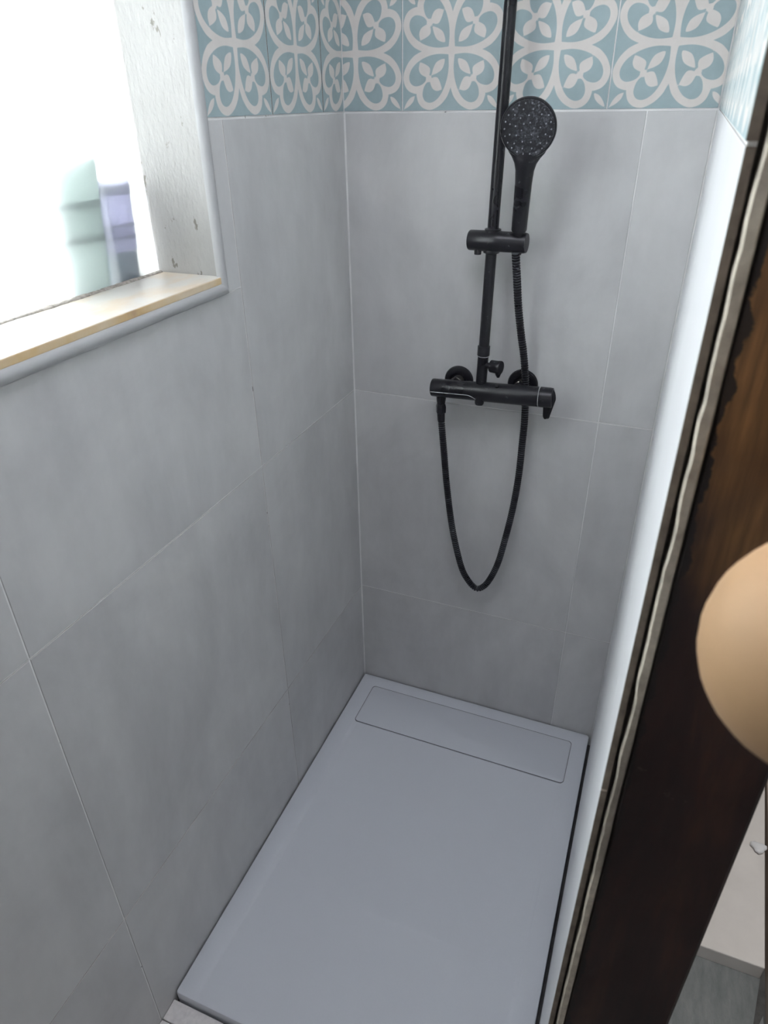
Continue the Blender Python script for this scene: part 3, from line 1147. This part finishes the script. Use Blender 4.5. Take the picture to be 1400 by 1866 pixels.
# ------------------------------------------------------------------ dark wooden frame post and knob
door = empty('door_frame', 'dark brown stained wooden door frame post at the right', 'door frame', kind='structure', loc=(0.784, -1.07, FLOOR))
mb = MB()
rr = random.Random(11)
vs, fs = [], []
zz = [FLOOR + 0.03 * k for k in range(int((2.32 - FLOOR) / 0.03) + 1)]
for z in zz:
    j = rr.uniform(-0.0006, 0.0006)
    xl, xr, yf, yb = 0.7364 + j, 0.8318, YEND, YEND + 0.013
    vs += [(xl, yb, z), (xl, yf + 0.002, z), (xl + 0.002, yf, z), (xr - 0.003, yf, z), (xr, yf + 0.003, z), (xr, yb, z)]
n = 6
for i in range(len(zz) - 1):
    for k in range(n):
        k2 = (k + 1) % n
        fs.append((i * n + k, i * n + k2, (i + 1) * n + k2, (i + 1) * n + k))
fs += [tuple(reversed(range(n))), tuple(range((len(zz) - 1) * n, len(zz) * n))]
mb.add(vs, fs)
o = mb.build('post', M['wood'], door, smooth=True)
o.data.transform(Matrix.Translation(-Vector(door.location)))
KC = Vector((0.7868, -1.2622, 1.4060))
knob = empty('knob', 'round pale wooden knob close up before the dark frame', 'knob', loc=(KC.x, YEND, KC.z))
mb = MB()
prof = [(0.001, -0.049)]
for k in range(1, 18):
    a = -math.pi / 2 + math.pi * k / 18
    prof.append((0.0510 * math.cos(a), 0.049 * math.sin(a)))
prof = [q for q in prof if not (q[1] > 0.02 and q[0] < 0.018)] + [(0.018, 0.046)]
mb.lathe(prof, KC, (0, 1, 0), 48)
o = mb.build('ball', M['knob'], knob, smooth=True)
o.data.transform(Matrix.Translation(-Vector(knob.location)))
mb = MB()
mb.lathe([(0.018, 0.043), (0.015, 0.060), (0.014, 0.130), (0.014, YEND - KC.y)], KC, (0, 1, 0), 32)
o = mb.build('stem', M['knob'], knob, smooth=True)
o.data.transform(Matrix.Translation(-Vector(knob.location)))

# ------------------------------------------------------------------ strip of the neighbouring room past the frame
mb = MB()
mb.add([(0.84, -0.5075, FLOOR), (1.1450, -0.5087, FLOOR), (1.1755, 0.018, FLOOR), (0.84, 0.018, FLOOR),
        (0.84, -0.5075, 0.0), (1.1450, -0.5087, 0.0), (1.1755, 0.018, 0.0), (0.84, 0.018, 0.0)],
       [(0, 3, 2, 1), (4, 5, 6, 7), (0, 1, 5, 4), (1, 2, 6, 5), (2, 3, 7, 6), (3, 0, 4, 7)])
tag(mb.build('step', M['slab'], bevel=0.003), 'low white painted step on the grey floor past the frame', 'step')
mb = MB()
mb.add([(1.1500, -0.62, FLOOR), (1.25, -0.62, FLOOR), (1.25, 0.018, FLOOR), (1.1800, 0.018, FLOOR),
        (1.1500, -0.62, 0.005), (1.25, -0.62, 0.005), (1.25, 0.018, 0.005), (1.1800, 0.018, 0.005)],
       [(0, 3, 2, 1), (4, 5, 6, 7), (0, 1, 5, 4), (1, 2, 6, 5), (2, 3, 7, 6), (3, 0, 4, 7)])
struct('trim_2', mb, M['cream_wall'], 'low beige plaster ledge along the right edge of the white step', 'ledge')
# grey floor slabs with a slanting joint
fz = FLOOR + 0.006
mb = MB()
mb.prism([(0.84, -1.08), (0.925, -1.08), (1.1240, -0.6260), (1.1455, -0.5075), (0.84, -0.5065)], FLOOR, FLOOR + 0.0015)
o = mb.build('floor_slab', M['grey_floor'], floor)
o.data.transform(Matrix(((1, 0, 0, 0), (0, 0, 1, 0), (0, 1, 0, 0), (0, 0, 0, 1))))
mb = MB()
mb.prism([(0.930, -1.08), (1.147, -1.08), (1.147, -0.5830), (1.1290, -0.6260)], FLOOR, FLOOR + 0.0015)
o = mb.build('floor_slab', M['grey_floor'], floor)
o.data.transform(Matrix(((1, 0, 0, 0), (0, 0, 1, 0), (0, 1, 0, 0), (0, 0, 0, 1))))
# crumpled film on the step
mb = MB()
vs, fs = [], []
rr = random.Random(5)
nu, nv = 12, 8
for j in range(nv + 1):
    for i in range(nu + 1):
        a = 2 * math.pi * i / nu
        r = 0.015 * math.sin(math.pi * j / nv) ** 0.6 * (1 + 0.22 * math.sin(3 * a) + rr.uniform(-0.04, 0.04))
        vs.append((1.146 + 1.2 * r * math.cos(a), -0.215 + r * math.sin(a), 0.001 + 0.006 * (1 - math.cos(math.pi * j / nv)) / 1.0))
for j in range(nv):
    for i in range(nu):
        fs.append((j * (nu + 1) + i, j * (nu + 1) + i + 1, (j + 1) * (nu + 1) + i + 1, (j + 1) * (nu + 1) + i))
mb.add(vs, fs)
tag(mb.build('plastic_film', M['film'], smooth=True), 'small crumpled clear white plastic film on the step', 'plastic film')

# housing for the added fill lamp, out of view
lamp = empty('added_fill_lamp', 'added round white ceiling lamp, out of view, filling the shower with light', 'lamp', loc=(0.52, -1.05, HTOP))
mb = MB()
mb.lathe([(0.38, 0.0), (0.38, -0.04), (0.37, -0.04), (0.37, -0.01)], (0, 0, 0), (0, 0, 1), 40, cap=False)
mb.build('housing', M['fill_lamp_body'], lamp, smooth=True)

lamp = empty('added_fill_lamp', 'added small round white ceiling lamp, out of view, brightening the step', 'lamp', loc=(1.02, -0.75, HTOP))
mb = MB()
mb.lathe([(0.17, 0.0), (0.17, -0.04), (0.163, -0.04), (0.163, -0.01)], (0, 0, 0), (0, 0, 1), 40, cap=False)
mb.build('housing', M['fill_lamp_body'], lamp, smooth=True)
